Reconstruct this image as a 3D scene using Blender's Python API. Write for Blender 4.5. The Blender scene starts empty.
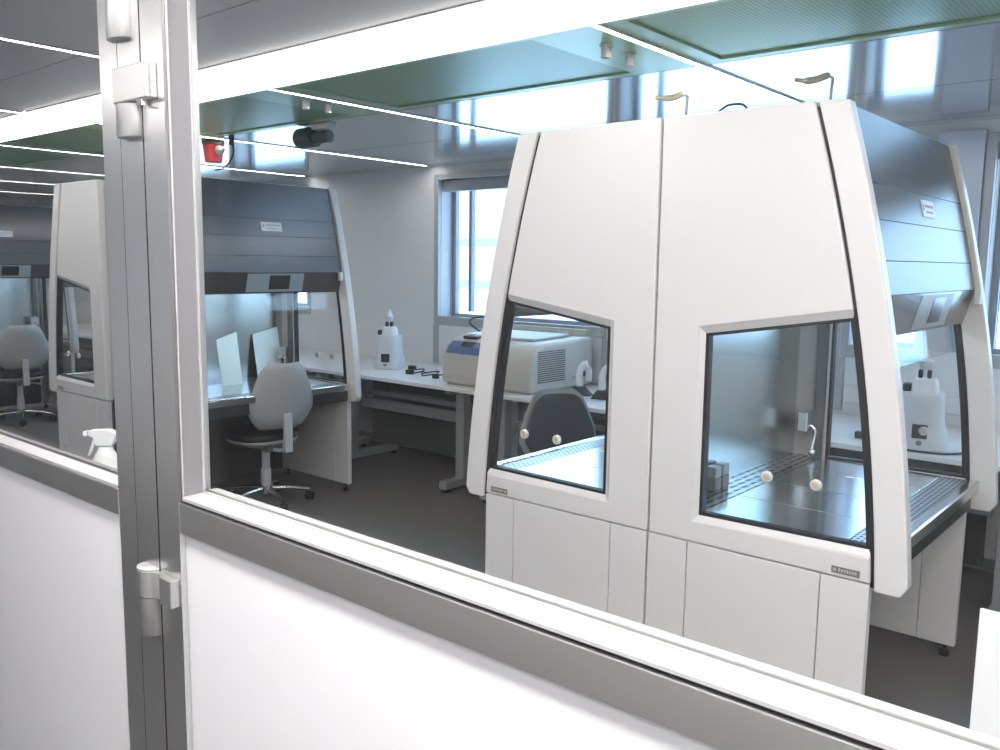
import bpy, bmesh, math, random
from mathutils import Vector, Matrix
random.seed(4)
PI = math.pi
S = bpy.context.scene
COL = S.collection

# ------------------------------------------------------------------ materials
def nt(name):
    m = bpy.data.materials.new(name); m.use_nodes = True
    n = m.node_tree.nodes; n.clear()
    out = n.new('ShaderNodeOutputMaterial')
    return m, m.node_tree, out

def mat(name, col, rough=0.5, metal=0.0, coat=0.0, spec=0.5, bump=0.0, bscale=60, var=0.0, aniso=0.0):
    m, t, out = nt(name)
    b = t.nodes.new('ShaderNodeBsdfPrincipled')
    b.inputs['Base Color'].default_value = (*col, 1)
    b.inputs['Roughness'].default_value = rough
    b.inputs['Metallic'].default_value = metal
    b.inputs['Coat Weight'].default_value = coat
    b.inputs['Coat Roughness'].default_value = 0.05
    b.inputs['Specular IOR Level'].default_value = spec
    b.inputs['Anisotropic'].default_value = aniso
    tc = t.nodes.new('ShaderNodeTexCoord')
    nz = t.nodes.new('ShaderNodeTexNoise'); nz.inputs['Scale'].default_value = bscale
    t.links.new(tc.outputs['Object'], nz.inputs['Vector'])
    if bump:
        bp = t.nodes.new('ShaderNodeBump'); bp.inputs['Strength'].default_value = bump; bp.inputs['Distance'].default_value = 0.002
        t.links.new(nz.outputs['Fac'], bp.inputs['Height']); t.links.new(bp.outputs['Normal'], b.inputs['Normal'])
    if var:
        mx = t.nodes.new('ShaderNodeMixRGB'); mx.blend_type = 'MIX'
        mx.inputs['Color1'].default_value = (*[c * (1 - var) for c in col], 1)
        mx.inputs['Color2'].default_value = (*[min(1, c * (1 + var)) for c in col], 1)
        t.links.new(nz.outputs['Fac'], mx.inputs['Fac']); t.links.new(mx.outputs['Color'], b.inputs['Base Color'])
    t.links.new(b.outputs['BSDF'], out.inputs['Surface'])
    return m

def emit(name, col, k):
    m, t, out = nt(name)
    e = t.nodes.new('ShaderNodeEmission'); e.inputs['Color'].default_value = (*col, 1); e.inputs['Strength'].default_value = k
    t.links.new(e.outputs['Emission'], out.inputs['Surface'])
    return m

def glass(name, tint, k=1.0, ior=1.5):
    m, t, out = nt(name)
    f = t.nodes.new('ShaderNodeFresnel')
    ge = t.nodes.new('ShaderNodeNewGeometry')      # thin sheet: the exit face reflects like the entry face
    ma = t.nodes.new('ShaderNodeMath'); ma.operation = 'MULTIPLY_ADD'; ma.inputs[1].default_value = 1/ior-ior; ma.inputs[2].default_value = ior
    t.links.new(ge.outputs['Backfacing'], ma.inputs[0]); t.links.new(ma.outputs[0], f.inputs['IOR'])
    mu = t.nodes.new('ShaderNodeMath'); mu.operation = 'MULTIPLY'; mu.inputs[1].default_value = k
    tr = t.nodes.new('ShaderNodeBsdfTransparent'); tr.inputs['Color'].default_value = (*tint, 1)
    gl = t.nodes.new('ShaderNodeBsdfGlossy'); gl.inputs['Roughness'].default_value = 0.0
    mx = t.nodes.new('ShaderNodeMixShader')
    t.links.new(f.outputs['Fac'], mu.inputs[0]); t.links.new(mu.outputs[0], mx.inputs['Fac'])
    t.links.new(tr.outputs[0], mx.inputs[1]); t.links.new(gl.outputs[0], mx.inputs[2])
    t.links.new(mx.outputs[0], out.inputs['Surface'])
    return m

def holes(name, col, dark, rough, metal, px, py, fx, fy, stagger=True):
    """sheet with punched holes/slots of pitch px,py (object x,y) and open fraction fx,fy"""
    m, t, out = nt(name)
    N = t.nodes; L = t.links
    b = N.new('ShaderNodeBsdfPrincipled'); b.inputs['Roughness'].default_value = rough; b.inputs['Metallic'].default_value = metal
    tc = N.new('ShaderNodeTexCoord'); sp = N.new('ShaderNodeSeparateXYZ'); L.new(tc.outputs['Object'], sp.inputs[0])
    def M(op, a, bb=None):
        n = N.new('ShaderNodeMath'); n.operation = op
        for i, v in enumerate((a, bb)):
            if v is None: continue
            if isinstance(v, (int, float)): n.inputs[i].default_value = v
            else: L.new(v, n.inputs[i])
        return n.outputs[0]
    yi = M('DIVIDE', sp.outputs['Y'], py)
    row = M('FLOOR', yi)
    xi = M('DIVIDE', sp.outputs['X'], px)
    if stagger:
        yi = M('ADD', yi, M('MULTIPLY', M('MODULO', M('ABSOLUTE', M('FLOOR', xi)), 2.0), 0.5))
    ux = M('ABSOLUTE', M('SUBTRACT', M('FRACT', xi), 0.5))
    uy = M('ABSOLUTE', M('SUBTRACT', M('FRACT', yi), 0.5))
    h = M('MULTIPLY', M('LESS_THAN', ux, fx / 2), M('LESS_THAN', uy, fy / 2))
    mx = N.new('ShaderNodeMixRGB'); mx.inputs['Color1'].default_value = (*col, 1); mx.inputs['Color2'].default_value = (*dark, 1)
    L.new(h, mx.inputs['Fac']); L.new(mx.outputs[0], b.inputs['Base Color'])
    L.new(M('MULTIPLY', M('SUBTRACT', 1.0, h), metal), b.inputs['Metallic'])
    L.new(b.outputs[0], out.inputs['Surface'])
    return m

M = dict(
    white=mat('white_enamel', (.80, .79, .79), .35, spec=.4),
    shell=mat('white_lacquer_cabinet', (.77, .753, .75), .30, coat=.15),
    cor_wall=mat('grey_corridor_wall', (.78, .77, .77), .6),
    wall=mat('white_wall_paint', (.78, .79, .80), .6),
    panel=mat('glossy_white_partition_panel', (.90, .90, .91), .12, coat=.4),
    alu=mat('satin_grey_aluminium', (.90, .895, .88), .28, .97),
    bead=mat('pale_aluminium_bead', (.52, .51, .515), .3, .15),
    door_bead=mat('door_bead_metal', (.60, .575, .58), .4, .2),
    reveal=mat('pale_reveal_metal', (.26, .25, .262), .4, .2),
    hinge=mat('light_anodised_aluminium', (.60, .60, .59), .32, .85),
    seam=mat('black_seal', (.012, .012, .013), .6),
    gasket=mat('black_rubber_gasket', (.010, .010, .012), .5),
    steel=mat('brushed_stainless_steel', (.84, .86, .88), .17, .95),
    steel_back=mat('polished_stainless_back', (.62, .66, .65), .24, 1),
    steel_dark=mat('dark_stainless_trim', (.20, .21, .22), .3, .8),  # one even dark tone for the smaller stainless parts
    hood=mat('anthracite_metallic_hood', (.115, .115, .12), .28, .8, coat=.12),
    band=mat('dark_grey_control_band', (.075, .075, .075), .22, .3, coat=.3),
    display=mat('pale_keypad', (.30, .36, .38), .3),
    screen=mat('dark_display', (.015, .018, .02), .15),
    plate=mat('white_name_plate', (.80, .82, .84), .3),
    grey_plate=mat('grey_name_plate', (.22, .21, .20), .4, .3),
    glyph=mat('plate_lettering', (.40, .42, .44), .5),
    glyph_light=mat('plate_lettering_pale', (.52, .51, .50), .5),
    floor=mat('dark_grey_vinyl', (.135, .125, .12), .42, var=.08, bscale=25),
    cor_floor=mat('grey_corridor_vinyl', (.07, .07, .07), .5, var=.05, bscale=20),
    ceil=mat('brushed_metal_ceiling', (.60, .62, .63), .13, .85),
    ceil_near=mat('grey_ceiling_sheet', (.72, .715, .715), .40, .0),
    ceil_void=mat('ceiling_void', (.03, .03, .03), .8),
    green=holes('green_perforated_sheet', (.23, .40, .22), (.08, .15, .08), .34, .12, .016, .016, .5, .5),
    green_plain=mat('pale_green_sheet', (.34, .50, .32), .28, .15),
    led=emit('led_tube', (1, .965, .925), 32),
    cab_fill=emit('cabinet_fill_light', (.84, .93, 1), 20),
    beam=emit('light_panel', (1, .98, .985), 3.7),
    cor_led=emit('corridor_led', (1, .97, .965), 26.0),
    cor_fill=emit('corridor_fill_light', (1, .97, .965), 4.6),
    frame=mat('grey_window_frame', (.42, .43, .45), .4, .2),
    dark_frame=mat('dark_window_profile', (.25, .28, .32), .4),
    reveal_w=mat('window_reveal_paint', (.60, .62, .66), .5),
    pillar=mat('blue_grey_pillar_panel', (.55, .63, .75), .22),
    knee=mat('dark_grey_board', (.055, .06, .058), .5),
    bench=mat('white_bench_laminate', (.86, .86, .86), .3),
    grey_metal=mat('grey_powder_coat', (.20, .215, .21), .45),
    leg_grey=mat('grey_bench_leg', (.30, .31, .31), .45),
    lt_grey=mat('light_grey_paint', (.55, .56, .56), .45),
    chair_shell=mat('light_grey_chair_shell', (.36, .365, .36), .45),
    navy=mat('dark_navy_vinyl', (.012, .016, .024), .5),
    black=mat('black_plastic', (.012, .012, .012), .4),
    chrome=mat('polished_chrome', (.82, .82, .82), .08, 1),
    beige=mat('beige_plastic', (.60, .57, .51), .4),
    beige_dk=mat('dark_beige_plastic', (.40, .37, .33), .45),
    pale=mat('pale_plastic', (.72, .73, .75), .35),
    blue=mat('blue_control_strip', (.07, .13, .30), .35),
    red=mat('red_lens', (.34, .006, .008), .25, coat=.4),
    dark=mat('dark_green_grey_plastic', (.05, .065, .055), .4),
    tan=mat('tan_brass', (.72, .62, .48), .35, .3),
    spray=mat('white_bottle_plastic', (.90, .90, .90), .35),
    facade=mat('white_facade', (.80, .84, .88), .7),
    facade_glass=mat('tinted_facade_glass', (.25, .52, .58), .2),
    louvre=mat('grey_blue_louvre', (.42, .56, .68), .5),
    pane=glass('clear_pane', (.985, .99, .985), 0.5),
    sash=glass('cabinet_glass', (.97, .98, .98), .8),
    win=glass('window_pane', (.96, .99, 1.0), .8),
)
M['grille'] = holes('slotted_steel', (.66, .69, .71), (.008, .008, .008), .25, .95, .034, .075, .42, .72)
M['mesh'] = holes('fine_slotted_steel', (.60, .62, .64), (.010, .010, .010), .3, .9, .018, .030, .62, .66)
M['vent'] = mat('vent_dark', (.05, .05, .055), .6)

# ------------------------------------------------------------------ mesh helpers
class B:
    def __init__(s): s.bm = bmesh.new()
    def box(s, x0, x1, y0, y1, z0, z1, mtx=None):
        if x0 > x1: x0, x1 = x1, x0
        if y0 > y1: y0, y1 = y1, y0
        if z0 > z1: z0, z1 = z1, z0
        v = [s.bm.verts.new(p) for p in ((x0,y0,z0),(x1,y0,z0),(x1,y1,z0),(x0,y1,z0),(x0,y0,z1),(x1,y0,z1),(x1,y1,z1),(x0,y1,z1))]
        for f in ((3,2,1,0),(4,5,6,7),(0,1,5,4),(1,2,6,5),(2,3,7,6),(3,0,4,7)): s.bm.faces.new([v[i] for i in f])
        if mtx is not None:
            for q in v: q.co = mtx @ q.co
        return s
    def prism(s, poly, a, b, f):
        """poly: list of 2d points; f(p,q,t)->xyz ; extruded from t=a to t=b"""
        lo = [s.bm.verts.new(f(p, q, a)) for p, q in poly]; hi = [s.bm.verts.new(f(p, q, b)) for p, q in poly]
        s.bm.faces.new(lo[::-1]); s.bm.faces.new(hi)
        n = len(poly)
        for i in range(n): s.bm.faces.new((lo[i], lo[(i+1) % n], hi[(i+1) % n], hi[i]))
        return s
    def loft(s, rings, closed=True, cap=True):
        R = [[s.bm.verts.new(p) for p in r] for r in rings]
        n = len(R[0])
        for a, b in zip(R, R[1:]):
            for i in range(n if closed else n - 1):
                j = (i + 1) % n
                s.bm.faces.new((a[i], a[j], b[j], b[i]))
        if cap and closed:
            s.bm.faces.new(R[0][::-1]); s.bm.faces.new(R[-1])
        return s
    def tube(s, pts, r, n=8):
        pts = [Vector(p) for p in pts]; rings = []
        up = None
        for i, p in enumerate(pts):
            d = (pts[min(i+1, len(pts)-1)] - pts[max(i-1, 0)]).normalized()
            if up is None:
                up = Vector((0,0,1)) if abs(d.z) < .9 else Vector((1,0,0))
            a = d.cross(up).normalized(); c = a.cross(d).normalized(); up = c
            rr = r[i] if isinstance(r, (list, tuple)) else r
            rings.append([p + a * rr * math.cos(2*PI*k/n) + c * rr * math.sin(2*PI*k/n) for k in range(n)])
        return s.loft(rings)
    def lathe(s, prof, cx=0, cy=0, z=0, n=24, sx=1, sy=1):
        return s.loft([[(cx + r*sx*math.cos(2*PI*k/n), cy + r*sy*math.sin(2*PI*k/n), z + h) for k in range(n)] for r, h in prof])
    def ball(s, c, r, n=12, m=8, sz=1):
        return s.loft([[(c[0]+r*math.sin(PI*j/m)*math.cos(2*PI*k/n), c[1]+r*math.sin(PI*j/m)*math.sin(2*PI*k/n), c[2]-r*sz*math.cos(PI*j/m)) for k in range(n)] for j in [.15]+list(range(1, m))+[m-.15]])

def obj(name, b, m, parent=None, bevel=0, smooth=False, loc=None, seg=2):
    me = bpy.data.meshes.new(name)
    bmesh.ops.remove_doubles(b.bm, verts=b.bm.verts, dist=1e-6)
    bmesh.ops.recalc_face_normals(b.bm, faces=b.bm.faces)
    b.bm.to_mesh(me); b.bm.free()
    o = bpy.data.objects.new(name, me); COL.objects.link(o)
    mm = M[m] if isinstance(m, str) else m
    me.materials.append(mm)
    if parent: o.parent = parent
    if loc: o.location = loc
    if smooth:
        for p in me.polygons: p.use_smooth = True
        if smooth != 'all':
            try: me.set_sharp_from_angle(angle=math.radians(40))
            except Exception: pass
    if bevel:
        md = o.modifiers.new('bevel', 'BEVEL'); md.width = bevel; md.segments = seg; md.limit_method = 'ANGLE'; md.angle_limit = math.radians(35)
    return o

def tag(o, label=None, cat=None, group=None, kind=None):
    if label: o['label'] = label
    if cat: o['category'] = cat
    if group: o['group'] = group
    if kind: o['kind'] = kind
    return o

def thing(name, label, cat, loc=(0,0,0), rz=0, group=None):
    o = bpy.data.objects.new(name, None); COL.objects.link(o)
    o.empty_display_size = .1
    o.location = loc; o.rotation_euler = (0, 0, rz)
    return tag(o, label, cat, group)

def struct(name, b=None, m=None, loc=None, label=None, bevel=0):
    if b is None:
        o = bpy.data.objects.new(name, None); COL.objects.link(o)
        if loc: o.location = loc
    else:
        o = obj(name, b, m, None, bevel, loc=loc)
    o['kind'] = 'structure'
    if label: o['label'] = label
    return o

KIDS = {}
def copy_tree(o, parent=None):
    c = o.copy(); COL.objects.link(c)
    if parent is not None: c.parent = parent
    for ch in [x for x in list(bpy.data.objects) if x.parent == o]:
        copy_tree(ch, c)
    return c

def dup(o, loc, label, rz=None):
    c = copy_tree(o); c.location = loc
    if rz is not None: c.rotation_euler = (0, 0, rz)
    c['label'] = label
    return c

def catmull(pts, n=6):
    P = [Vector(p) for p in pts]; out = []
    for i in range(len(P)-1):
        p0, p1, p2, p3 = P[max(i-1,0)], P[i], P[i+1], P[min(i+2,len(P)-1)]
        for k in range(n):
            t = k/n
            out.append(.5*((2*p1)+(p2-p0)*t+(2*p0-5*p1+4*p2-p3)*t*t+(3*p1-p0-3*p2+p3)*t**3))
    out.append(P[-1]); return out

# ------------------------------------------------------------------ dimensions
ZC = 2.45          # ceiling
YW = 5.30          # window wall
YP = 0.85          # face of the glazed partition
XL, XR = -13.2, 2.6
YB = -1.5          # corridor wall behind

# ------------------------------------------------------------------ shell
struct('floor', B().box(XL, XR, YP+.07, YW+.3, -.1, 0), 'floor')
struct('floor_corridor', B().box(XL, XR, YB, YP+.07, -.1, 0), 'cor_floor')
struct('wall_left', B().box(XL-.15, XL, YB, YW+.3, 0, 3.0), 'wall')
struct('wall_right', B().box(XR, XR+.15, YB, YW+.3, 0, 3.0), 'wall')
struct('wall_corridor', B().box(XL, XR, YB-.15, YB, 0, 3.0), 'cor_wall')

ZS, ZT = 1.19, 2.36      # window opening
WINS = [(-9.6, -8.25), (-8.17, -6.95), (-5.19, -3.50), (-3.42, -1.83), (-1.76, -1.36), (-1.06, .75)]
wb = B()
wb.box(XL, XR, YW, YW+.25, 0, ZS)
wb.box(XL, XR, YW, YW+.25, ZT, 3.0)
edge = XL
for a, b_ in WINS:
    wb.box(edge, a, YW, YW+.25, ZS, ZT); edge = b_
wb.box(edge, XR, YW, YW+.25, ZS, ZT)
struct('wall_back', wb, 'wall')
for i, (a, b_) in enumerate(WINS):
    w = struct('window_%d' % (i+2), loc=(a, YW, ZS))
    W = b_-a; Hh = ZT-ZS
    f = B()
    fw = .045
    # room side casing
    f.box(-.03, fw*.4, -.012, .03, -.06, Hh+.02); f.box(W-fw*.4, W+.03, -.012, .03, -.06, Hh+.02)
    f.box(fw*.4, W-fw*.4, -.012, .03, -.06, .012); f.box(fw*.4, W-fw*.4, -.012, .03, Hh-.02, Hh+.02)
    obj('window_frame', f, 'frame', w, .003)
    s_ = B()
    y0, y1 = .17, .22
    s_.box(.0, .05, y0, y1, 0, Hh); s_.box(W-.05, W, y0, y1, 0, Hh); s_.box(.05, W-.05, y0, y1, 0, .03); s_.box(.05, W-.05, y0, y1, Hh-.07, Hh)
    if W > 1.3: s_.box(.20, .235, y0, y1, .05, Hh-.07)
    if W > 1.7: s_.box(W*.62, W*.62+.035, y0, y1, .05, Hh-.07)
    obj('window_sash', s_, 'dark_frame', w, .003)
    obj('window_pane', B().box(.05, W-.05, .19, .20, .05, Hh-.07), 'win', w)
    obj('window_reveal', B().box(.0, .012, .03, .17, .012, Hh-.03).box(W-.012, W, .03, .17, .012, Hh-.03), 'reveal_w', w)
    obj('blind_box', B().box(.014, W-.014, .05, .15, Hh-.115, Hh-.022), 'dark_frame', w, .004)
struct('trim_6', B().box(-1.325, -1.095, YW-.03, YW, 1.20, 2.40), 'pillar', label='blue grey panel between the right windows')  # flat blue grey panel set on the wall between two windows
# grey trim running from window casing down to the bench
struct('trim_1', B().box(-5.225, -5.172, YW-.014, YW, .80, ZS-.062), 'frame')
struct('trim_2', B().box(-3.50, -3.42, YW-.014, YW, .80, ZS-.062), 'frame')
struct('trim_3', B().box(-1.83, -1.76, YW-.014, YW, .80, ZS-.062), 'frame')
struct('baseboard_back', B().box(XL, XR, YW-.012, YW, 0, .07), 'grey_metal')

# ------------------------------------------------------------------ ceiling
cl = struct('ceiling', B().box(XL, XR, YB, YW+.3, ZC+.03, ZC+.12), 'ceil_void')
SX = [-13.2, -11.7, -10.04, -8.46, -6.83, -5.20, -3.50, -1.70, .05, 1.75, 2.6]
G = .008
BY0, BY1 = 2.06, 2.40
rows = [(YP+.06, 1.63, 'ceil_near'), (1.63, BY0, 'ceil_near'), (3.24, 4.19, 'ceil'), (4.19, 5.15, 'ceil'), (5.15, YW, 'ceil')]
for xa, xb in zip(SX, SX[1:]):
    for ya, yb, mm in rows:
        obj('ceiling_panel', B().box(xa+.018, xb-.018, ya+G/2, yb-G/2, ZC, ZC+.025), mm, cl)
    # green perforated air outlet with its plain border
    y0, y1 = BY1, 3.24
    obj('outlet_border', B().box(xa+.018, xb-.018, y0+.004, y0+.11, ZC, ZC+.025).box(xa+.018, xa+.10, y0+.11, y1-.05, ZC, ZC+.025).box(xb-.30, xb-.018, y0+.11, y1-.05, ZC, ZC+.025).box(xa+.018, xb-.018, y1-.05, y1-.004, ZC, ZC+.025), 'green_plain', cl)
    obj('air_outlet', B().box(xa+.108, xb-.308, y0+.118, y1-.058, ZC+.008, ZC+.025), 'green', cl)
obj('corridor_ceiling_panel', B().box(XL, XR, YB, YP-.03, ZC, ZC+.025), 'wall', cl)

# luminous band + LED lines
names = ['at the far left end of the room', 'over the cabinet at the left edge', 'just left of the left cabinet pair', 'above the left cabinet pair', 'over the office chair at the left cabinet',
         'left of the large cabinet pair', 'above the large cabinet pair', 'over the right aisle', 'at the right end of the room']
t = thing('light_panel', 'long bright white luminous band across the ceiling, in front of green panels', 'ceiling light', (0, (BY0+BY1)/2, ZC))
hb = (BY1-BY0)/2
obj('diffuser', B().prism([(hb*math.cos(a*PI/12), -.055*math.sin(a*PI/12)**.8) for a in range(1, 12)] + [(-hb+.004, 0), (-hb+.004, .02), (hb-.004, .02), (hb-.004, 0)], XL+.05, XR-.05, lambda p, q, t: (t, p, q)), 'beam', t)
obj('joint_rail', B().box(XL+.05, XR-.05, -hb-.010, -hb+.003, -.004, .02).box(XL+.05, XR-.05, hb-.003, hb+.004, -.010, .02), 'bead', t)
for x, nm in zip(SX[1:-1], names):
    t = thing('led_strip', 'thin white LED ceiling strip ' + nm, 'ceiling light', (x, 0, ZC), group='ceiling LED strips')
    b = B(); c = B()
    for a, e in ((YP+.10, BY0-.02), (BY1+.01, YW-.12)):
        b.box(-.011, .011, a, e, -.006, .012)
        c.box(-.017, -.0115, a, e, -.008, .02).box(.0115, .017, a, e, -.008, .02)
    obj('tube', b, 'led', t); obj('housing', c, 'bead', t)
t = thing('corridor_or_fill_light', 'added wide fill light under the corridor ceiling, behind the camera', 'ceiling light', (0, -.43, ZC))  # unseen fill light, added to brighten the lower partition panels
obj('diffuser', B().box(-4.2, 2.3, -.16, .16, -.03, -.001), 'cor_fill', t)
t = thing('corridor_or_fill_light', 'slim corridor lamp right above the glazed partition', 'ceiling light', (0, .42, ZC))
obj('diffuser', B().box(-1.85, 2.3, -.12, .12, -.03, -.001), 'cor_led', t)

# ------------------------------------------------------------------ glazed partition
k = YP
# fixed part, right of the post
XJ = -1.533                     # right edge of the post
wf = struct('wall_front', B().box(XJ, XR, YP+.012, YP+.05, 0, 1.131), 'panel', label='glossy white lower panel of the glazed partition, right of the post')
obj('rail', B().box(XJ+.001, XR, YP, YP+.066, 1.131, 1.192), 'alu', wf, .002)
obj('rail_groove', B().box(XJ+.001, XR, YP+.006, YP+.06, 1.192, 1.198), 'seam', wf)
obj('glazing_bead', B().prism([(YP+.001,1.198),(YP+.001,1.2035),(YP+.005,1.207),(YP+.047,1.207),(YP+.047,1.198)], XJ+.012, XR, lambda p,q,t: (t,p,q)), 'bead', wf)
obj('upright_bead', B().box(XJ+.012, XJ+.016, YP+.002, YP+.047, 1.207, ZC-.05).box(XJ+.001, XJ+.012, YP+.006, YP+.047, 1.198, ZC-.05), 'reveal', wf)
obj('bead_lip', B().box(XJ+.016, XR, YP+.043, YP+.047, 1.207, 1.2095).box(XJ+.016, XJ+.0195, YP+.043, YP+.047, 1.2095, ZC-.05).box(XJ+.016, XJ+.019, YP, YP+.002, 1.207, ZC-.05), 'bead', wf)
obj('inner_sill', B().box(XJ+.016, XR, YP+.057, YP+.075, 1.18, 1.2105), 'bead', wf, .002)
obj('glass_pane', B().box(XJ+.014, XR, YP+.048, YP+.056, 1.2, ZC-.02), 'pane', wf)
# posts
XD = -1.778; XG = -1.615
jb = struct('trim_4', B().box(XG+.003, XJ, YP, YP+.07, 0, ZC-.001), 'alu', label='grey aluminium jamb right of the black door gap')
obj('jamb_seal', B().box(XG-.0029, XG+.0029, YP+.0003, YP+.066, 0, ZC-.003), 'seam', jb)
# door leaf, left
d = struct('door_1', loc=(XD, YP, 0), label='glazed door leaf with grey aluminium rail and glossy white lower panel')
def D(b, name, m, bevel=0): return obj(name, b, m, d, bevel)
D(B().box(0, .072, 0, .062, .02, ZC-.05), 'door_stile', 'alu')
D(B().box(.0722, .0748, .0005, .06, .02, ZC-.05), 'door_edge_seal', 'seam')
D(B().box(.075, XG-.003-XD, .0, .062, .02, ZC-.05), 'door_edge_strip', 'alu')
XO = -5.2
D(B().box(XO, -.001, .0, .062, 1.117, 1.174), 'door_rail', 'alu', .002)
D(B().box(XO, -.001, .012, .05, .02, 1.116), 'door_panel', 'panel')
D(B().box(XO, -.001, .004, .046, 1.1745, 1.180), 'glazing_bead', 'door_bead')
D(B().box(XO, -.001, .047, .055, 1.175, ZC-.05), 'glass_pane', 'pane')
D(B().box(XO, -.001, .056, .068, 1.16, 1.182), 'inner_sill', 'reveal')
# hinges: barrel + arm block, axis left of the gap
def hinge(zb, zt, zlow, label, up=False):
    h = obj('hinge', hinge_arm(zb, zt), 'hinge', d, .003)
    h['label'] = label
    h2 = obj('hinge_barrel', B().lathe([(.026, zlow), (.027, zlow+.003), (.027, zb-.002)] if not up else [(.027, zt+.002), (.027, zlow)], .122, -.012, 0, 20), 'hinge', h, smooth=True)
    obj('hinge_pin', B().lathe([(.008, zb-.012), (.008, zt+.004)], .155, -.008, 0, 12), 'chrome', h, smooth=True)
    return h
def hinge_arm(zb, zt):
    # plan: rounded left end, square right block
    pts = []
    for a in range(90, 271, 15):
        pts.append((.122 + .030*math.cos(math.radians(a)), -.012 + .030*math.sin(math.radians(a))))
    pts += [(.150, -.036), (.185, -.020), (.238, -.020), (.238, .0), (.122, .0)]
    return B().prism(pts, zb, zt, lambda p, q, t: (p, q, t))
def hinge_block(zb, zt):
    return B().box(.090, .222, -.021, .0, zb, zt)
h1 = obj('hinge', hinge_block(1.956, 2.022), 'hinge', d, .003); h1['label'] = 'upper hinge block, pale aluminium'
obj('hinge_barrel', B().lathe([(.035, 1.893), (.037, 1.896), (.037, 1.954)], .122, -.002, 0, 24, sy=.62), 'hinge', h1, smooth=True)
obj('hinge_pin', B().lathe([(.010, 1.946), (.010, 1.956)], .185, -.012, 0, 12), 'chrome', h1, smooth=True)
h2 = obj('hinge', B().box(.090, .222, -.021, .0, 2.175, 2.245), 'hinge', d, .003); h2['label'] = 'topmost hinge, cut by the upper edge of the photo'
obj('hinge_barrel', B().lathe([(.035, 2.078), (.037, 2.081), (.037, 2.174)], .096, -.002, 0, 24, sy=.62), 'hinge', h2, smooth=True)
obj('hinge_pin', B().lathe([(.010, 2.15), (.010, 2.175)], .165, -.012, 0, 12), 'chrome', h2, smooth=True)
hx = -.012
pts = [(.130+.040*math.cos(math.radians(a)), -.002+.026*math.sin(math.radians(a))) for a in range(0, 361, 15)][:-1]
h3 = obj('hinge', B().prism([(.098,-.002)]+[(.130+.034*math.cos(math.radians(a)), -.002+.026*math.sin(math.radians(a))) for a in range(190, 330, 15)]+[(.178,-.008),(.196,-.020),(.238,-.020),(.238,.0),(.098,.0)], .978, 1.034, lambda p,q,t: (p,q,t)), 'hinge', d, .002)
h3['label'] = 'lower hinge with a bright round cap on its barrel'
obj('hinge_barrel', B().lathe([(.028, .895), (.030, .898), (.030, .976)], .128, -.002, 0, 24, sy=.8), 'hinge', h3, smooth=True)
obj('hinge_cap', B().lathe([(.031, 1.0345), (.031, 1.037), (.026, 1.038)], .130, -.003, 0, 24, sy=.8), 'bead', h3, smooth=True)

# ------------------------------------------------------------------ safety cabinets
WY = 1.29; YN = 2.718
XS = -1.575
def gap(z):
    t = (2.17-z)/1.49; return .535+.262*t+.045*4*t*(1-t)
def outer(z):
    t = (2.165-z)/1.465; return .638+.264*t+.040*4*t*(1-t)
def zs(a, b, n=12): return [a+(b-a)*i/n for i in range(n+1)]

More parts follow.
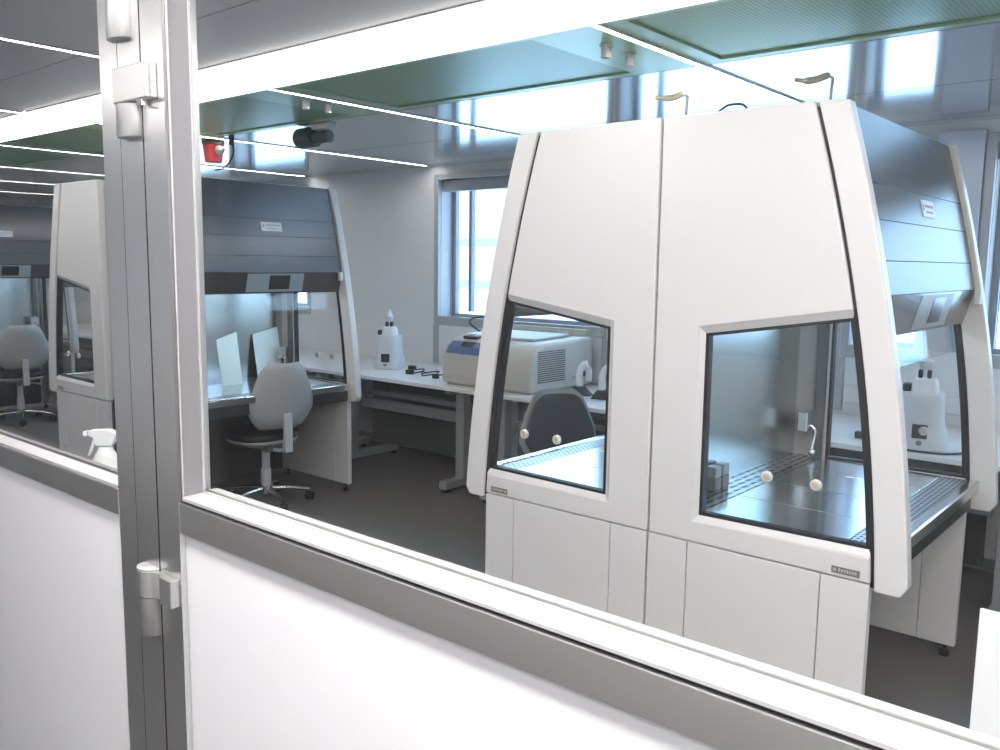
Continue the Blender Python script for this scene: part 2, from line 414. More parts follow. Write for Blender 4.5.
def cabinet(sign, label, loc):
    """local x = sign*u (u from the rear seam to the front), y = 0..WY, z up"""
    c = thing('safety_cabinet', label, 'safety cabinet', loc, 0, 'microbiological safety cabinets')
    F = lambda u, z, y: (sign*u, y, z)
    def bx(u0, u1, y0, y1, z0, z1, b=None): return (b or B()).box(sign*u0, sign*u1, y0, y1, z0, z1)
    R0 = .004
    for side in (0, 1):
        def Y(v): return v if side == 0 else WY - v
        # upper side panel, C shaped round the window
        poly = [(R0, .688), (R0, 2.17)] + [(gap(z)-.005, z) for z in zs(2.17, 1.532)] + [(.175, 1.4515), (.177, .767)] + [(gap(z)-.005, z) for z in zs(.772, .688, 3)]
        sp = obj('side_panel', B().prism(poly, Y(0), Y(.05), F), 'shell', c, .006)
        # chamfered pale trim round the window opening
        o_ = [(.193, 1.433), (gap(1.512)-.006, 1.512)]
        win = [(.193, 1.433)] + [(gap(z)-.008, z) for z in zs(1.512, .792)] + [(.195, .785)]
        cx = sum(p for p, q in win)/len(win); cz = sum(q for p, q in win)/len(win)
        def inset(d):
            r = []
            n = len(win)
            for i in range(n):
                a = Vector(win[i-1]); b_ = Vector(win[i]); e = Vector(win[(i+1) % n])
                n1 = Vector((-(b_-a).y, (b_-a).x)).normalized(); n2 = Vector((-(e-b_).y, (e-b_).x)).normalized()
                if n1.dot(Vector((cx, cz))-b_) < 0: n1 = -n1
                if n2.dot(Vector((cx, cz))-b_) < 0: n2 = -n2
                m_ = (n1+n2); m_ = m_/max(.3, m_.dot(n1))
                r.append(tuple(b_+m_*d))
            return r
        # sloping white trim between panel face and glass (rear, top and bottom sides)
        a0, a1, a2, a3 = (gap(1.532)-.005, 1.532), (.175, 1.4515), (.177, .767), (gap(.772)-.005, .772)
        b0, b1, b2_, b3 = (gap(1.510)-.008, 1.510), (.194, 1.431), (.196, .787), (gap(.794)-.008, .794)
        b = B()
        def quad(p, q, p2, q2):
            V = [b.bm.verts.new(F(*v, Y(w))) for v, w in ((p, .001), (q, .001), (q2, .0135), (p2, .0135), (p, .046), (q, .046), (q2, .046), (p2, .046))]
            for f in ((0,1,2,3), (7,6,5,4), (0,4,5,1), (1,5,6,2), (2,6,7,3), (3,7,4,0)): b.bm.faces.new([V[i] for i in f])
        quad(a0, a1, b0, b1); quad(a1, a2, b1, b2_); quad(a2, a3, b2_, b3)
        obj('window_trim', b, 'shell', sp)
        def ring(d0, y0, d1, y1, name, m):
            A = inset(d0); Bq = inset(d1); b = B()
            ra = [F(p, q, Y(y0)) for p, q in A]; rb = [F(p, q, Y(y0)) for p, q in Bq]
            rc = [F(p, q, Y(y1)) for p, q in Bq]; rd = [F(p, q, Y(y1)) for p, q in A]
            V = [[b.bm.verts.new(p) for p in r] for r in (ra, rb, rc, rd)]
            n = len(A)
            for k_ in range(4):
                for i in range(n):
                    j = (i+1) % n
                    b.bm.faces.new((V[k_][i], V[k_][j], V[(k_+1) % 4][j], V[(k_+1) % 4][i]))
            return obj(name, b, m, c)
        ring(.001, .014, .013, .045, 'window_gasket', 'gasket')
        sg = obj('side_window', B().prism(inset(.004), Y(.024), Y(.032), F), 'sash', c)
        sg['label'] = 'clear side window of the cabinet'
        for u in (.435, .60):
            b = B(); n = 16
            b.loft([[F(u+r*math.cos(2*PI*i/n), .966+r*math.sin(2*PI*i/n), Y(yy)) for i in range(n)] for r, yy in ((.019, .0235), (.019, .014), (.013, .010), (.013, .020))])
            pg = obj('port_ring', b, 'pale', sg, smooth=True)
            obj('port_plug', B().loft([[F(u+r*math.cos(2*PI*i/n), .966+r*math.sin(2*PI*i/n), Y(yy)) for i in range(n)] for r, yy in ((.0125, .0235), (.0125, .013), (.006, .012))]), 'tan', pg)
        # curved white front arm and black slot
        za, zb_ = 2.165, .70
        poly = [(gap(2.17)+.008, 2.17)] + [(outer(z), z) for z in zs(2.163, .70, 16)] + [(outer(.70)-.02, .668), (gap(.668)+.008, .668)] + [(gap(z)+.008, z) for z in zs(.70, 2.15, 16)]
        obj('front_arm', B().prism(poly, Y(-.006), Y(.046), F), 'shell', c, .006)
        poly = [(gap(z)-.009, z) for z in zs(2.165, .675, 16)] + [(gap(z)+.012, z) for z in zs(.675, 2.165, 16)]
        obj('arm_seal', B().prism(poly, Y(.010), Y(.040), F), 'gasket', c)
        # lower leg panel in three sheets
        for nm, u0, u1 in (('leg_panel', R0, .160), ('leg_panel', .1635, .636), ('leg_panel', .6395, .790)):
            obj(nm, bx(u0, u1, Y(.0), Y(.034), .05, .6845), 'shell', c, .002)
        obj('foot', B().lathe([(.022, 0), (.022, .02), (.010, .022), (.010, .05)], sign*.75, Y(.02), 0, 14), 'black', c, smooth=True)
        obj('foot', B().lathe([(.022, 0), (.022, .02), (.010, .022), (.010, .05)], sign*.06, Y(.02), 0, 14), 'black', c, smooth=True)
        # small name plate by the arm
        b = bx(.672, .760, Y(-.0015), Y(.001), .700, .722)
        np_ = obj('name_plate', b, 'grey_plate', c)
        b = B()
        for i in range(7):
            a = .694+i*.0085
            bx(a, a+.0055, Y(-.0022), Y(-.001), .707, .716 if i % 3 else .718, b)
        bx(.677, .687, Y(-.0022), Y(-.001), .706, .716, b)
        obj('plate_lettering', b, 'glyph_light', np_)
    y0, y1 = .052, WY-.052
    # rear, top, interior
    obj('rear_panel', bx(.004, .022, y0, y1, .70, 2.15), 'shell', c)
    obj('knee_panel', bx(.004, .022, y0, y1, .05, .685), 'knee', c)
    obj('top_cover', bx(.006, .560, .01, WY-.01, 2.150, 2.168), 'shell', c, .003)
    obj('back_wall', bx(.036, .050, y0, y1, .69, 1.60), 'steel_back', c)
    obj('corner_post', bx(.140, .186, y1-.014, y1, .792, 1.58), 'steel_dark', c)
    obj('fill_tube', B().tube([(sign*.56, y0+.06, 1.548), (sign*.56, y1-.06, 1.548)], .013), 'cab_fill', c, smooth=True)  # added fill light, hidden under the hood to brighten the worktop
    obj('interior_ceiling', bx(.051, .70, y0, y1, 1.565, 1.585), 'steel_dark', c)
    for i in range(4):
        ya = y0 + (y1-y0)*i/4; yb = y0 + (y1-y0)*(i+1)/4
        obj('worktop_tray', bx(.187, .690, ya+.0015, yb-.0015, .770, .790), 'steel', c, .002)
    obj('rear_grille', bx(.051, .185, y0, y1, .770, .7905), 'grille', c)
    obj('front_grille', bx(.692, .792, y0, y1, .770, .789), 'mesh', c)
    obj('front_rail', bx(.794, .838, y0-.004, y1+.004, .745, .795), 'steel', c, .008, True)
    obj('fascia', bx(.785, .812, y0, y1, .670, .744), 'hood', c, .003)
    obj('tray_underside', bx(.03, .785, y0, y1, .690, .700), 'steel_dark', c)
    # hood
    prof = [(outer(z)-.022, z) for z in zs(2.160, 1.580, 10)]
    poly = prof + [(outer(1.58)-.055, 1.58)] + [(outer(z)-.055, z) for z in zs(1.585, 2.160, 6)]
    hd = obj('front_hood', B().prism(poly, y0-.004, y1+.004, F), 'hood', c)
    b = B()
    for z in (1.925, 1.812, 1.685):
        u = outer(z)-.0225
        b.prism([(u-.004, z-.002), (u+.0011, z-.0015), (u+.0011, z+.0015), (u-.004, z+.002)], y0, y1, F)
    obj('hood_seam', b, 'seam', hd)
    # hood logo plate
    z0, z1 = 1.845, 1.905
    b = B().prism([(outer(z0)-.024, z0), (outer(z0)-.0185, z0), (outer(z1)-.0185, z1), (outer(z1)-.024, z1)], WY*.55-.08, WY*.55+.08, F)
    pl = obj('logo_plate', b, 'plate', hd)
    b = B()
    for zz, ya, yb, h in ((1.880, -.04, .070, .009), (1.860, -.04, .052, .006), (1.868, -.072, -.050, .020)):
        n = 9 if ya > -.05 else 1
        for i in range(n):
            w = (yb-ya)/n
            a = WY*.55+ya+i*w
            b.prism([(outer(zz)-.0185, zz), (outer(zz)-.0178, zz), (outer(zz+h)-.0178, zz+h), (outer(zz+h)-.0185, zz+h)], a, a+w*.7, F)
    obj('plate_lettering', b, 'glyph', pl)
    # control band under the hood
    ub, zb = outer(1.578)-.022, 1.578
    ul, zl = outer(1.44)-.085, 1.440
    bd = obj('control_band', B().prism([(ub, zb), (ul, zl), (ul-.03, zl), (ub-.05, zb)], y0-.004, y1+.004, F), 'band', c)
    def onband(s, off): return (ub+(ul-ub)*s+off*.9, zb+(zl-zb)*s-off*.3)
    for nm, ya, yb, s0, s1, m_, of in (('keypad', .48, .92, .06, .92, 'display', .0018), ('display', .65, .81, .14, .80, 'screen', .003)):
        p = [onband(s0, 0), onband(s0, of), onband(s1, of), onband(s1, 0)]
        if nm == 'keypad': kp = obj(nm, B().prism(p, ya, yb, F), m_, bd)
        else: obj(nm, B().prism(p, ya, yb, F), m_, kp)
    obj('hood_latch', B().prism([(outer(1.56)-.022, 1.52), (outer(1.56)+.004, 1.52), (outer(1.56)+.004, 1.58), (outer(1.56)-.022, 1.58)], y1-.035, y1-.008, F), 'pale', c, .004)
    # sloped sash
    poly = [(gap(z)-.016, z) for z in zs(1.455, 1.325, 4)] + [(gap(z)-.024, z) for z in zs(1.325, 1.455, 4)]
    obj('front_sash', B().prism(poly, y0, y1, F), 'sash', c)
    # socket box with hanging tap on the corner post
    sk = obj('socket_box', bx(.105, .150, y1-.115, y1-.016, .92, 1.01), 'steel', c, .006)
    tp = obj('gas_tap', B().tube(catmull([(sign*.150, y1-.065, .945), (sign*.172, y1-.065, .92), (sign*.165, y1-.065, .87), (sign*.158, y1-.065, .83)]), .006), 'chrome', c, smooth=True)
    obj('tap_handle', B().ball((sign*.159, y1-.065, .822), .018), 'chrome', tp, smooth=True)
    # cable gland and rod on the top
    rx = .366 if sign > 0 else -.225
    gy = .58
    sr = obj('sensor_rod', B().tube([(rx, gy, 2.168), (rx, gy, 2.30), (rx+.004, gy, 2.352)], .006), 'steel_dark', c, smooth=True)
    b = B().tube(catmull([(rx+.004, gy, 2.350), (rx-.02, gy, 2.362), (rx-.05, gy-.01, 2.352), (rx-.085, gy-.03, 2.347), (rx-.12, gy-.05, 2.352)], 5), [.006]*4+[.013]*12+[.008]*5)
    obj('exhaust_hose', b, 'tan', c, smooth=True)
    if sign > 0:
        obj('top_cable', B().tube(catmull([(.19, .03, 2.169), (.22, .035, 2.19), (.25, .04, 2.194), (.28, .035, 2.188), (.30, .03, 2.169)]), .004), 'black', c, smooth=True)
    return c

PER = 4.22
RC = cabinet(1, 'large white safety cabinet nearest the glass, facing right with steel worktop', (XS, YN, 0))
LC = cabinet(-1, 'large white safety cabinet nearest the glass, facing left, left of the middle seam', (XS-.001, YN, 0))
dup(RC, (XS-PER+.22, YN, 0), 'safety cabinet with grey hood facing the empty grey office chair in the middle distance')
dup(LC, (XS-.001-PER, YN, 0), 'white safety cabinet beside the post on its left, showing a slanted side window')
dup(RC, (XS-2*PER, YN, 0), 'dark hooded safety cabinet at the left edge of the photo behind a grey chair')

for o in list(bpy.data.objects):          # only the nearest pair shows fittings on its top
    if o.name.split('.')[0] in ('sensor_rod', 'exhaust_hose', 'top_cable') and o.parent not in (RC, LC):
        bpy.data.objects.remove(o)

# ------------------------------------------------------------------ lab chairs
def lab_chair(label, loc, face):
    """local -x... chair faces local +x; rz turns it"""
    c = thing('lab_chair', label, 'chair', loc, face, 'laboratory swivel chairs')
    def halfw(t):
        pts = [(0, .16), (.10, .205), (.28, .25), (.45, .245), (.70, .205), (.90, .165), (.97, .14), (1.0, .11)]
        for (a, b_), (a2, b2) in zip(pts, pts[1:]):
            if a <= t <= a2:
                s = (t-a)/(a2-a); s = s*s*(3-2*s) if False else s
                return b_+(b2-b_)*s
        return .08
    def pad(x_off, th, scale, z0, z1, bow=.05):
        n, m = 14, 14; front = []; back = []
        for j in range(m+1):
            t = j/m; w = halfw(t)*scale; rf = []; rb = []
            for i in range(n+1):
                u = -1+2*i/n
                e = (1-abs(u)**4)*(1-abs(2*t-1)**6)
                x = x_off - bow*(1-u*u)*1.0 - .05*(t-.35)
                rf.append((x + th*.5*e, u*w, z0+(z1-z0)*t)); rb.append((x - th*.5*e-.004, u*w, z0+(z1-z0)*t))
            front.append(rf); back.append(rb)
        b = B(); Fv = [[b.bm.verts.new(p) for p in r] for r in front]; Bv = [[b.bm.verts.new(p) for p in r] for r in back]
        for V in (Fv, Bv):
            for j in range(m):
                for i in range(n): b.bm.faces.new((V[j][i], V[j][i+1], V[j+1][i+1], V[j+1][i]))
        for j in range(m):
            for i in (0, n): b.bm.faces.new((Fv[j][i], Fv[j+1][i], Bv[j+1][i], Bv[j][i]))
        for j in (0, m):
            for i in range(n): b.bm.faces.new((Fv[j][i], Fv[j][i+1], Bv[j][i+1], Bv[j][i]))
        return b
    br = obj('backrest', pad(-.20, .05, 1.0, .555, .992), 'chair_shell', c, smooth='all')
    obj('back_cushion', pad(-.168, .055, .90, .585, .965), 'navy', br, smooth='all')
    b = B(); n = 28
    rim = lambda a, s, z: (.045+.225*s*math.copysign(abs(math.cos(a))**.8, math.cos(a)), .235*s*math.copysign(abs(math.sin(a))**.8, math.sin(a)), z)
    b.loft([[rim(2*PI*i/n, s, z) for i in range(n)] for s, z in ((.80, .452), (.98, .462), (1.0, .485), (.97, .505), (.80, .515), (.3, .512))])
    st = obj('seat', b, 'navy', c, smooth='all')
    b = B(); b.loft([[rim(2*PI*i/n, s, z) for i in range(n)] for s, z in ((.55, .405), (.93, .435), (.985, .452), (.98, .460))])
    obj('seat_shell', b, 'chair_shell', st, smooth='all')
    obj('mechanism', B().box(-.11, .12, -.055, .055, .375, .410), 'grey_metal', c, .006)
    obj('lever', B().tube([(.03, -.05, .385), (.05, -.15, .375), (.06, -.20, .36)], [.006, .006, .011]), 'lt_grey', c, smooth=True)
    b = B(); b.tube(catmull([(-.08, 0, .39), (-.20, 0, .40), (-.265, 0, .46), (-.285, 0, .56), (-.283, 0, .66)]), .013)
    b.box(-.292, -.262, -.028, .028, .40, .66)
    obj('back_bracket', b, 'lt_grey', c, .004)
    obj('gas_column', B().lathe([(.034, .10), (.034, .24), (.028, .245), (.028, .375)], 0, 0, 0, 18), 'lt_grey', c, smooth=True)
    obj('hub', B().lathe([(.045, .075), (.045, .125), (.036, .13)], 0, 0, 0, 18), 'chrome', c, smooth=True)
    for i in range(5):
        a = 2*PI*i/5 + .45
        ca, sa = math.cos(a), math.sin(a)
        obj('base_leg', B().tube([(.03*ca, .03*sa, .105), (.17*ca, .17*sa, .098), (.29*ca, .29*sa, .075)], [.017, .014, .011], 10), 'chrome', c, smooth=True)
        mt = Matrix.Translation((.29*ca, .29*sa, .031)) @ Matrix.Rotation(a+1.1, 4, 'Z')
        b = B()
        for yy in (-.024, .006):
            r_ = [[mt @ Vector((.030*math.cos(2*PI*q/14), yy+w, .030*math.sin(2*PI*q/14)-.001)) for q in range(14)] for w in (0, .018)]
            b.loft(r_)
        b.tube([mt @ Vector((0, 0, .0)), mt @ Vector((0, 0, .045))], .007)
        obj('caster', b, 'black', c, smooth=True)
    return c
ch = lab_chair('grey-backed swivel chair pulled up to the middle distance cabinet, seen from behind', (-4.96, 3.40, 0), math.radians(177))
dup(ch, (-5.016-4.24, 3.467, 0), 'grey-backed swivel chair at the left edge of the photo', math.radians(172))
c3 = dup(ch, (-2.74, 3.86, 0), 'navy cushioned swivel chair seen through the left side window of the large cabinet', math.radians(-32))
c3.scale = (.95, .95, .95)

# ------------------------------------------------------------------ benches along the windows
BZ = .78; BF = 4.40; BBK = YW-.016
def bench(x0, x1, label):
    t = thing('lab_bench', label, 'bench', (x0, BF, 0), 0, 'white laboratory benches along the window wall')
    W = x1-x0
    obj('bench_top', B().box(0, W-.003, 0, BBK-BF, BZ-.028, BZ), 'bench', t, .003)
    for xx in (.22, W-.17):
        obj('leg_column', B().box(xx-.04, xx+.04, .18, .26, .055, BZ-.06), 'leg_grey', t, .004)
        obj('leg_foot', B().box(xx-.035, xx+.035, .0, .72, .025, .085), 'leg_grey', t, .006)
        obj('top_bracket', B().box(xx-.03, xx+.03, .05, .70, BZ-.06, BZ-.029), 'leg_grey', t, .004)
        for yy in (.035, .68):
            obj('foot_glide', B().lathe([(.024, 0), (.024, .012), (.01, .014), (.01, .03)], xx, yy, 0, 12), 'black', t)
    obj('cross_rail', B().box(.26, W-.26, .30, .34, .46, .54), 'grey_metal', t, .004)
    obj('modesty_panel', B().box(.02, W-.34, .62, .64, .10, BZ-.05), 'knee', t, .002)
    obj('cable_tray', B().box(.27, W-.27, .36, .44, .56, .60), 'grey_metal', t, .004)
    return t
bs = [-11.6, -9.4, -7.5, -5.72, -4.08, -2.30, -.55, 1.4]
bl = ['behind the cabinet at the left edge', 'behind the left cabinet pair, left half', 'behind the left cabinet pair, right half', 'carrying the instrument with black cables by the window', 'carrying the large beige centrifuge',
      'seen through the windows of the large cabinet', 'in the right corner behind the large cabinet']
for a, e, l in zip(bs, bs[1:], bl): bench(a, e, 'white laboratory bench ' + l)

# beige centrifuge
t = thing('centrifuge', 'large beige benchtop centrifuge with blue control strip and side louvres', 'centrifuge', (-4.36, 4.50, BZ))
W, Dp, H = .83, .72, .355
prof = [(0.0, .015), (-.006, .05), (.0, .22), (.03, .275), (.085, .315), (.16, .340), (.60, .355), (Dp, .350), (Dp, .015)]
obj('housing', B().prism(prof, .0, W, lambda p, q, t: (t, p, q)), 'beige', t, .022, seg=3, smooth=True)
obj('base_plinth', B().box(.03, W-.03, .03, Dp-.03, .0, .016), 'beige_dk', t)
obj('front_seam', B().box(.02, W-.02, -.0085, -.004, .055, .0575).box(.02, W-.02, -.0085, -.004, .072, .0735), 'beige_dk', t)
def off(p, q, d):
    p, q = Vector(p), Vector(q); nn = Vector((-(q-p).y, (q-p).x)).normalized(); return p+nn*d
sA, sB, sC = (.006, .231), (.03, .275), (.078, .310)
strip = [tuple(off(sA, sB, .0)), tuple(off(sA, sB, .006)), tuple(Vector(sB)+Vector((-.0045, .005))), tuple(Vector(sC)+Vector((-.003, .006))), sC, sB]
cp = obj('control_strip', B().prism(strip, .045, .40, lambda p, q, t: (t, p, q)), 'blue', t)
obj('control_display', B().prism([(.030, .283), (.028, .287), (.066, .3145), (.068, .310)], .16, .27, lambda p, q, t: (t, p, q)), 'screen', cp)
obj('lid', B().prism([(.17, .342), (.18, .362), (.58, .376), (.62, .356)], .06, W-.12, lambda p, q, t: (t, p, q)), 'beige', t, .01)
obj('lid_latch', B().box(.10, .24, .12, .20, .328, .352), 'black', t, .006)
b = B()
for i in range(15):
    z = .075+i*.0148
    b.box(W-.002, W+.0025, .07, .38, z, z+.007)
obj('side_louvre', b, 'vent', t)
b = B()
b.box(W-.002, W+.0025, .56, .585, .07, .10).box(W-.002, W+.0025, .60, .66, .07, .11).box(W-.002, W+.0025, .47, .54, .075, .09)
obj('power_inlet', b, 'beige_dk', t)

# wall trunking with sockets
t = thing('wall_trunking', 'pale beige wall trunking with sockets behind the centrifuge', 'trunking', (-4.60, YW-.055, 1.045))
obj('trunking_body', B().box(0, 1.0, 0, .054, 0, .135), 'beige', t, .006)
for x in (.26, .78):
    so = obj('socket', B().box(x-.05, x+.05, -.006, -.0005, .025, .115), 'pale', t, .004)
    b = B()
    for dx, dz in ((-.02, .055), (.02, .055), (0, .085)):
        b.box(x+dx-.007, x+dx+.007, -.0075, -.0055, dz-.006, dz+.006)
    obj('socket_hole', b, 'black', so)
t = thing('wall_trunking', 'white wall trunking strip seen through the right side window of the large cabinet', 'trunking', (-1.74, YW-.05, .86))
obj('trunking_body', B().box(0, .66, 0, .049, 0, .10), 'pale', t, .006)
obj('socket', B().box(.2, .3, -.006, -.0005, .02, .08), 'beige', t, .003)

# benchtop instruments with display
def instrument(label, loc, rz):
    t = thing('benchtop_instrument', label, 'instrument', loc, rz, 'white benchtop instruments')
    def sec(w, dd, z, n=28, p=.55):
        return [(w*math.copysign(abs(math.cos(2*PI*i/n))**p, math.cos(2*PI*i/n)), dd*math.copysign(abs(math.sin(2*PI*i/n))**p, math.sin(2*PI*i/n)), z) for i in range(n)]
    obj('body', B().loft([sec(.108, .12, .0), sec(.118, .13, .006), sec(.117, .13, .04), sec(.108, .122, .08), sec(.094, .112, .13), sec(.089, .105, .20), sec(.088, .103, .262), sec(.080, .095, .276), sec(.04, .05, .28)]), 'pale', t, smooth=True)
    dp = obj('display', B().box(-.034, .034, -.134, -.112, .062, .130, Matrix.Rotation(-.0, 4, 'X')), 'screen', t, .003)
    obj('button', B().loft([[(.014*math.cos(2*PI*i/14), y, .040+.012*math.sin(2*PI*i/14)) for i in range(14)] for y in (-.120, -.134)]), 'grey_metal', t)
    obj('head', B().loft([sec(.062, .065, .278), sec(.060, .062, .300), sec(.052, .055, .338), sec(.045, .045, .345)]), 'spray', t, smooth=True)
    obj('side_grip', B().box(-.10, -.064, -.03, .03, .275, .315), 'black', t, .006)
    for dx in (-.026, .014):
        obj('black_clamp', B().box(dx-.010, dx+.010, -.02, .02, .3455, .385), 'black', t, .004)
    obj('glass_tip', B().lathe([(.016, .386), (.030, .40), (.034, .43), (.016, .455), (.010, .485)], -.006, 0, 0, 14), 'pale', t, smooth=True)
    return t
ins = instrument('white benchtop instrument with black display beside black cables on the window bench', (-5.30, 4.86, BZ), .5)
dup(ins, (-1.13, 4.60, BZ), 'white benchtop instrument seen under the right hood of the large cabinet', .15)

# cables
def cable(name, pts, r, label, m='black', plug=True):
    P = catmull(pts, 6); base = Vector((pts[0][0], pts[0][1], pts[0][2]-r))
    t = thing(name, label, 'cable', tuple(base))
    obj('cord', B().tube([p-base for p in P], r, 7), m, t, smooth=True)
    if plug:
        e = P[-1]-base
        obj('plug', B().box(e.x-.022, e.x+.03, e.y-.016, e.y+.016, e.z-r, e.z+.030), m, t, .005)
        e = P[0]-base
        obj('adapter', B().box(e.x-.05, e.x+.01, e.y-.022, e.y+.022, .0, .036), m, t, .006)
    return t
r_ = .0055; z = BZ+r_+.001
cable('power_cable', [(-5.06, 4.90, z), (-4.98, 4.84, z+.012), (-4.90, 4.86, z+.02), (-4.85, 4.78, z), (-4.78, 4.90, z+.01), (-4.70, 4.80, z), (-4.62, 4.88, z)], r_, 'tangle of black power cable on the bench, right of the instrument')
cable('power_cable', [(-4.88, 4.70, z), (-4.80, 4.76, z+.02), (-4.74, 4.68, z), (-4.64, 4.73, z+.015), (-4.58, 4.66, z)], r_, 'shorter black cable in front of the tangle, beside the centrifuge')
cable('power_cable', [(-1.40, 4.60, z), (-1.30, 4.45, z), (-1.16, 4.43, z), (-1.02, 4.44, z), (-.94, 4.52, z), (-.90, 4.68, z)], r_, 'black cable lying in front of the instrument at the right')
cable('power_cable', [(-4.66, 5.26, 1.10), (-4.70, 5.18, 1.17), (-4.60, 5.10, 1.22), (-4.48, 5.10, 1.235)], .007, 'short black cord arching up behind the centrifuge', plug=False)

# pipette aids on a stand
def pipette_aid(label, loc, rz):
    t = thing('pipette_aid', label, 'pipette aid', loc, rz, 'white pipette aids on black stands')
    obj('stand', B().prism([(-.07, 0), (.09, 0), (.06, .02), (.02, .06), (-.03, .06), (-.06, .02)], -.045, .045, lambda p, q, t: (p, t, q)), 'black', t, .004)
    obj('handle', B().tube(catmull([(0, 0, .06), (-.005, 0, .11), (.0, 0, .16), (.02, 0, .20), (.05, 0, .212)]), .024, 12), 'spray', t, smooth=True)
    obj('nozzle', B().lathe([(.020, .10), (.022, .13), (.022, .175), (.012, .19)], .062, 0, 0, 12), 'pale', t, smooth=True)
    obj('trigger', B().box(.022, .036, -.008, .008, .13, .165), 'black', t, .003)
    return t
pa = pipette_aid('white pipette aid on a black stand, beside the centrifuge', (-3.33, 4.78, BZ), .3)
dup(pa, (-3.12, 4.74, BZ), 'second white pipette aid, at the right edge of the left cabinet window', .3)

# small things on the right cabinet's worktop
def tip_box(label, loc):
    t = thing('tip_box', label, 'box', loc, 0, 'small grey boxes on the worktop')
    obj('box_base', B().box(-.022, .022, -.026, .026, 0, .05), 'grey_metal', t, .004)
    obj('box_lid', B().box(-.023, .023, -.027, .027, .0505, .095), 'display', t, .006)
    return t
tb = tip_box('small grey lidded box nearer the left edge of the right cabinet window', (-1.497, 3.075, .7905))
dup(tb, (-1.497, 3.145, .7905), 'small grey lidded box just behind the other, away from the window edge')

M['sheet'] = mat('window_reflection_tint', (.78, .95, .98), .2)  # window reflections on the cabinet steel, put in as two pale coloured sheets
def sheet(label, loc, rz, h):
    t = thing('reflection_sheet', label, 'sheet', loc, rz, 'pale sheets standing in for window reflections in the middle cabinet')
    obj('panel', B().prism([(0, 0), (.004, 0), (.004-.06, h), (-.06, h)], -.115, .105, lambda p, q, t_: (p, t_ , q + (t_+.085)*.22*(q/h))), 'sheet', t)  # pale sheet standing in for a window reflection
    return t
sh = sheet('pale sheet standing in for a window reflection behind the chair, farther of two', (-5.455, 3.80, .791), 0, .325)
s2 = dup(sh, (-5.25, 3.345, .791), 'pale sheet standing in for a window reflection over the front grille, nearer of two')
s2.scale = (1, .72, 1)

# ------------------------------------------------------------------ ceiling devices
t = thing('alarm_beacon', 'red alarm beacon hanging from the ceiling above the middle distance cabinet', 'beacon', (-5.34, 3.30, ZC))
obj('mount', B().lathe([(.075, -.03), (.075, -.0005)], 0, 0, 0, 20), 'black', t)
obj('red_lens', B().lathe([(.045, -.150), (.058, -.140), (.066, -.06), (.070, -.031)], 0, 0, 0, 20), 'red', t, smooth=True)
obj('sounder', B().loft([[(x, r*math.cos(2*PI*i/14), -.07+r*math.sin(2*PI*i/14)) for i in range(14)] for x, r in ((.078, .034), (.10, .024), (.13, .008))]), 'grey_metal', t)
obj('cable', B().tube(catmull([(.22, 0, -.03), (.24, .0, -.09), (.20, 0, -.15), (.12, 0, -.19), (.02, 0, -.20)]), .006), 'black', t, smooth=True)
obj('cable_gland', B().lathe([(.018, -.05), (.018, -.0005)], .22, 0, 0, 12), 'black', t)
t = thing('ceiling_speaker', 'dark drum shaped fitting with a stub, hanging under the green ceiling panel', 'fitting', (-4.28, 3.30, ZC))
cyl = lambda x0, x1, r, z: B().loft([[(x, r*math.cos(2*PI*i/20), z+r*math.sin(2*PI*i/20)) for i in range(20)] for x, rr in ((x0, r), (x1, r))])
obj('drum', cyl(-.11, .04, .060, -.066), 'dark', t, .006)
obj('stub', cyl(.041, .17, .036, -.072), 'dark', t, .004)
obj('bracket', B().box(.02, .20, -.03, .03, -.030, -.0005), 'lt_grey', t, .004)
def sprinkler(label, loc):
    t = thing('ceiling_sensor', label, 'sensor', loc, 0, 'small white ceiling sensors')
    obj('sensor_body', B().lathe([(.012, -.048), (.018, -.044), (.018, -.004)], 0, 0, 0, 14), 'lt_grey', t, smooth=True)
    obj('sensor_flange', B().lathe([(.025, -.006), (.025, -.0005)], 0, 0, 0, 14), 'lt_grey', t)
    return t
sp = sprinkler('left of two small ceiling sensors above the large cabinet seam', (-1.83, 2.74, ZC))
dup(sp, (-1.83, 2.90, ZC), 'right of two small ceiling sensors above the large cabinet seam')
dup(sp, (-3.62, 2.76, ZC), 'small ceiling sensor beside the bright strip over the left aisle, nearer one')
dup(sp, (-3.62, 2.90, ZC), 'small ceiling sensor beside the bright strip over the left aisle, farther one')

# ------------------------------------------------------------------ spray bottle, cabinet at right
t = thing('spray_bottle', 'white trigger spray bottle standing behind the glass, left of the post', 'spray bottle', (-2.28, 1.06, .985))
obj('bottle', B().lathe([(.036, 0), (.040, .008), (.040, .10), (.034, .14), (.020, .165), (.016, .175)], 0, 0, 0, 20), 'spray', t, smooth=True)
dirx, diry = .76, .64
def ax(u, w, z): return (u*dirx - w*diry, u*diry + w*dirx, z)
obj('spray_head', B().prism([(-.022, .176), (.020, .176), (.030, .196), (.036, .212), (.014, .222), (-.034, .220), (-.044, .214), (-.044, .204), (-.030, .200)], -.013, .013, lambda p, q, t: ax(p, t, q)), 'spray', t, .004)
obj('nozzle', B().prism([(-.056, .203), (-.045, .203), (-.045, .216), (-.056, .216)], -.010, .010, lambda p, q, t: ax(p, t, q)), 'spray', t, .002)
obj('trigger', B().prism([(-.030, .199), (-.022, .199), (-.030, .172), (-.042, .148), (-.048, .150), (-.038, .174)], -.007, .007, lambda p, q, t: ax(p, t, q)), 'spray', t, .002)
struct('trim_5', B().box(-4.0, -1.9, .985, 1.14, .960, .984).box(-3.9, -3.84, .985, 1.1, 0, .96).box(-1.99, -1.93, .985, 1.1, 0, .96), 'white', label='ledge behind the door glass that carries the spray bottle')

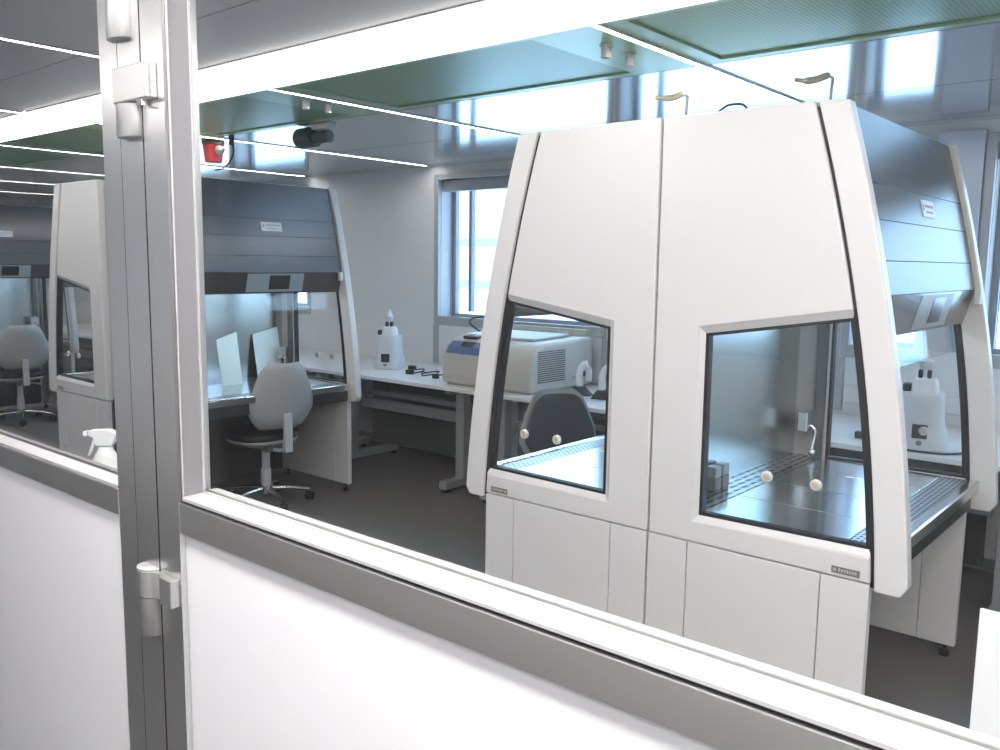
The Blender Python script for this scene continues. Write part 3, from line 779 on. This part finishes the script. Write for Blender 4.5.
t = thing('room_divider', 'glossy white upright board at the lower right edge behind the glass', 'board', (-.352, 2.0, 0))
obj('board', B().box(0, .90, 0, .012, .05, .950), 'panel', t, .002)
for x in (.12, .78):
    obj('foot', B().box(x-.02, x+.02, -.06, .07, 0, .0495), 'grey_metal', t, .004)
# ------------------------------------------------------------------ building across the street
t = thing('office_building', 'white office building with teal window bands seen through the windows', 'building', (-8, 17, -6))
obj('facade', B().box(-20, 20, 0, 6, 0, 22), 'facade', t)
b = B()
for zz in (3.4, 6.95, 8.05, 11.2, 12.3):
    b.box(-19, 19, -.06, .02, zz, zz+.22)
obj('window_band', b, 'facade_glass', t)
b = B()
for i in range(10):
    b.box(2.6, 6.8, -.22, -.08, 7.25+i*.1, 7.30+i*.1)
obj('louvre_blind', b, 'louvre', t)

# ------------------------------------------------------------------ world, view, camera
w = bpy.data.worlds.new('sky'); S.world = w; w.use_nodes = True
n = w.node_tree.nodes; L = w.node_tree.links; n.clear()
o = n.new('ShaderNodeOutputWorld'); bg = n.new('ShaderNodeBackground'); bg.inputs['Strength'].default_value = 5.0
tc = n.new('ShaderNodeTexCoord'); sp_ = n.new('ShaderNodeSeparateXYZ'); cr = n.new('ShaderNodeValToRGB')
L.new(tc.outputs['Generated'], sp_.inputs[0]); L.new(sp_.outputs['Z'], cr.inputs['Fac'])
cr.color_ramp.elements[0].position = 0.0; cr.color_ramp.elements[0].color = (.56, .77, 1.0, 1)
cr.color_ramp.elements[1].position = 0.6; cr.color_ramp.elements[1].color = (.36, .64, 1.0, 1)
L.new(cr.outputs['Color'], bg.inputs['Color']); L.new(bg.outputs[0], o.inputs['Surface'])

R = ((0.7626453, 0.64667752, 0.01342891), (-0.09385267, 0.09009361, 0.99150129), (0.63997174, -0.75742414, 0.12940188))
cam = bpy.data.cameras.new('camera'); co = bpy.data.objects.new('camera', cam); COL.objects.link(co)
co.matrix_world = Matrix(((R[0][0], R[1][0], R[2][0], 0), (R[0][1], R[1][1], R[2][1], 0), (R[0][2], R[1][2], R[2][2], 1.665), (0, 0, 0, 1)))
cam.sensor_width = 36; cam.sensor_fit = 'HORIZONTAL'; cam.lens = 866/1000*36
cam.clip_start = .02; cam.clip_end = 200
S.camera = co
vs = S.view_settings
S.display_settings.display_device = 'sRGB'
vs.view_transform = 'Standard'; vs.look = 'None'; vs.gamma = 1; vs.exposure = 0.35; vs.use_curve_mapping = False
cy = S.cycles
cy.max_bounces = 12; cy.diffuse_bounces = 4; cy.glossy_bounces = 6; cy.transparent_max_bounces = 24; cy.transmission_bounces = 8
cy.caustics_reflective = False; cy.caustics_refractive = False
cy.sample_clamp_indirect = 4.0
cy.use_denoising = True
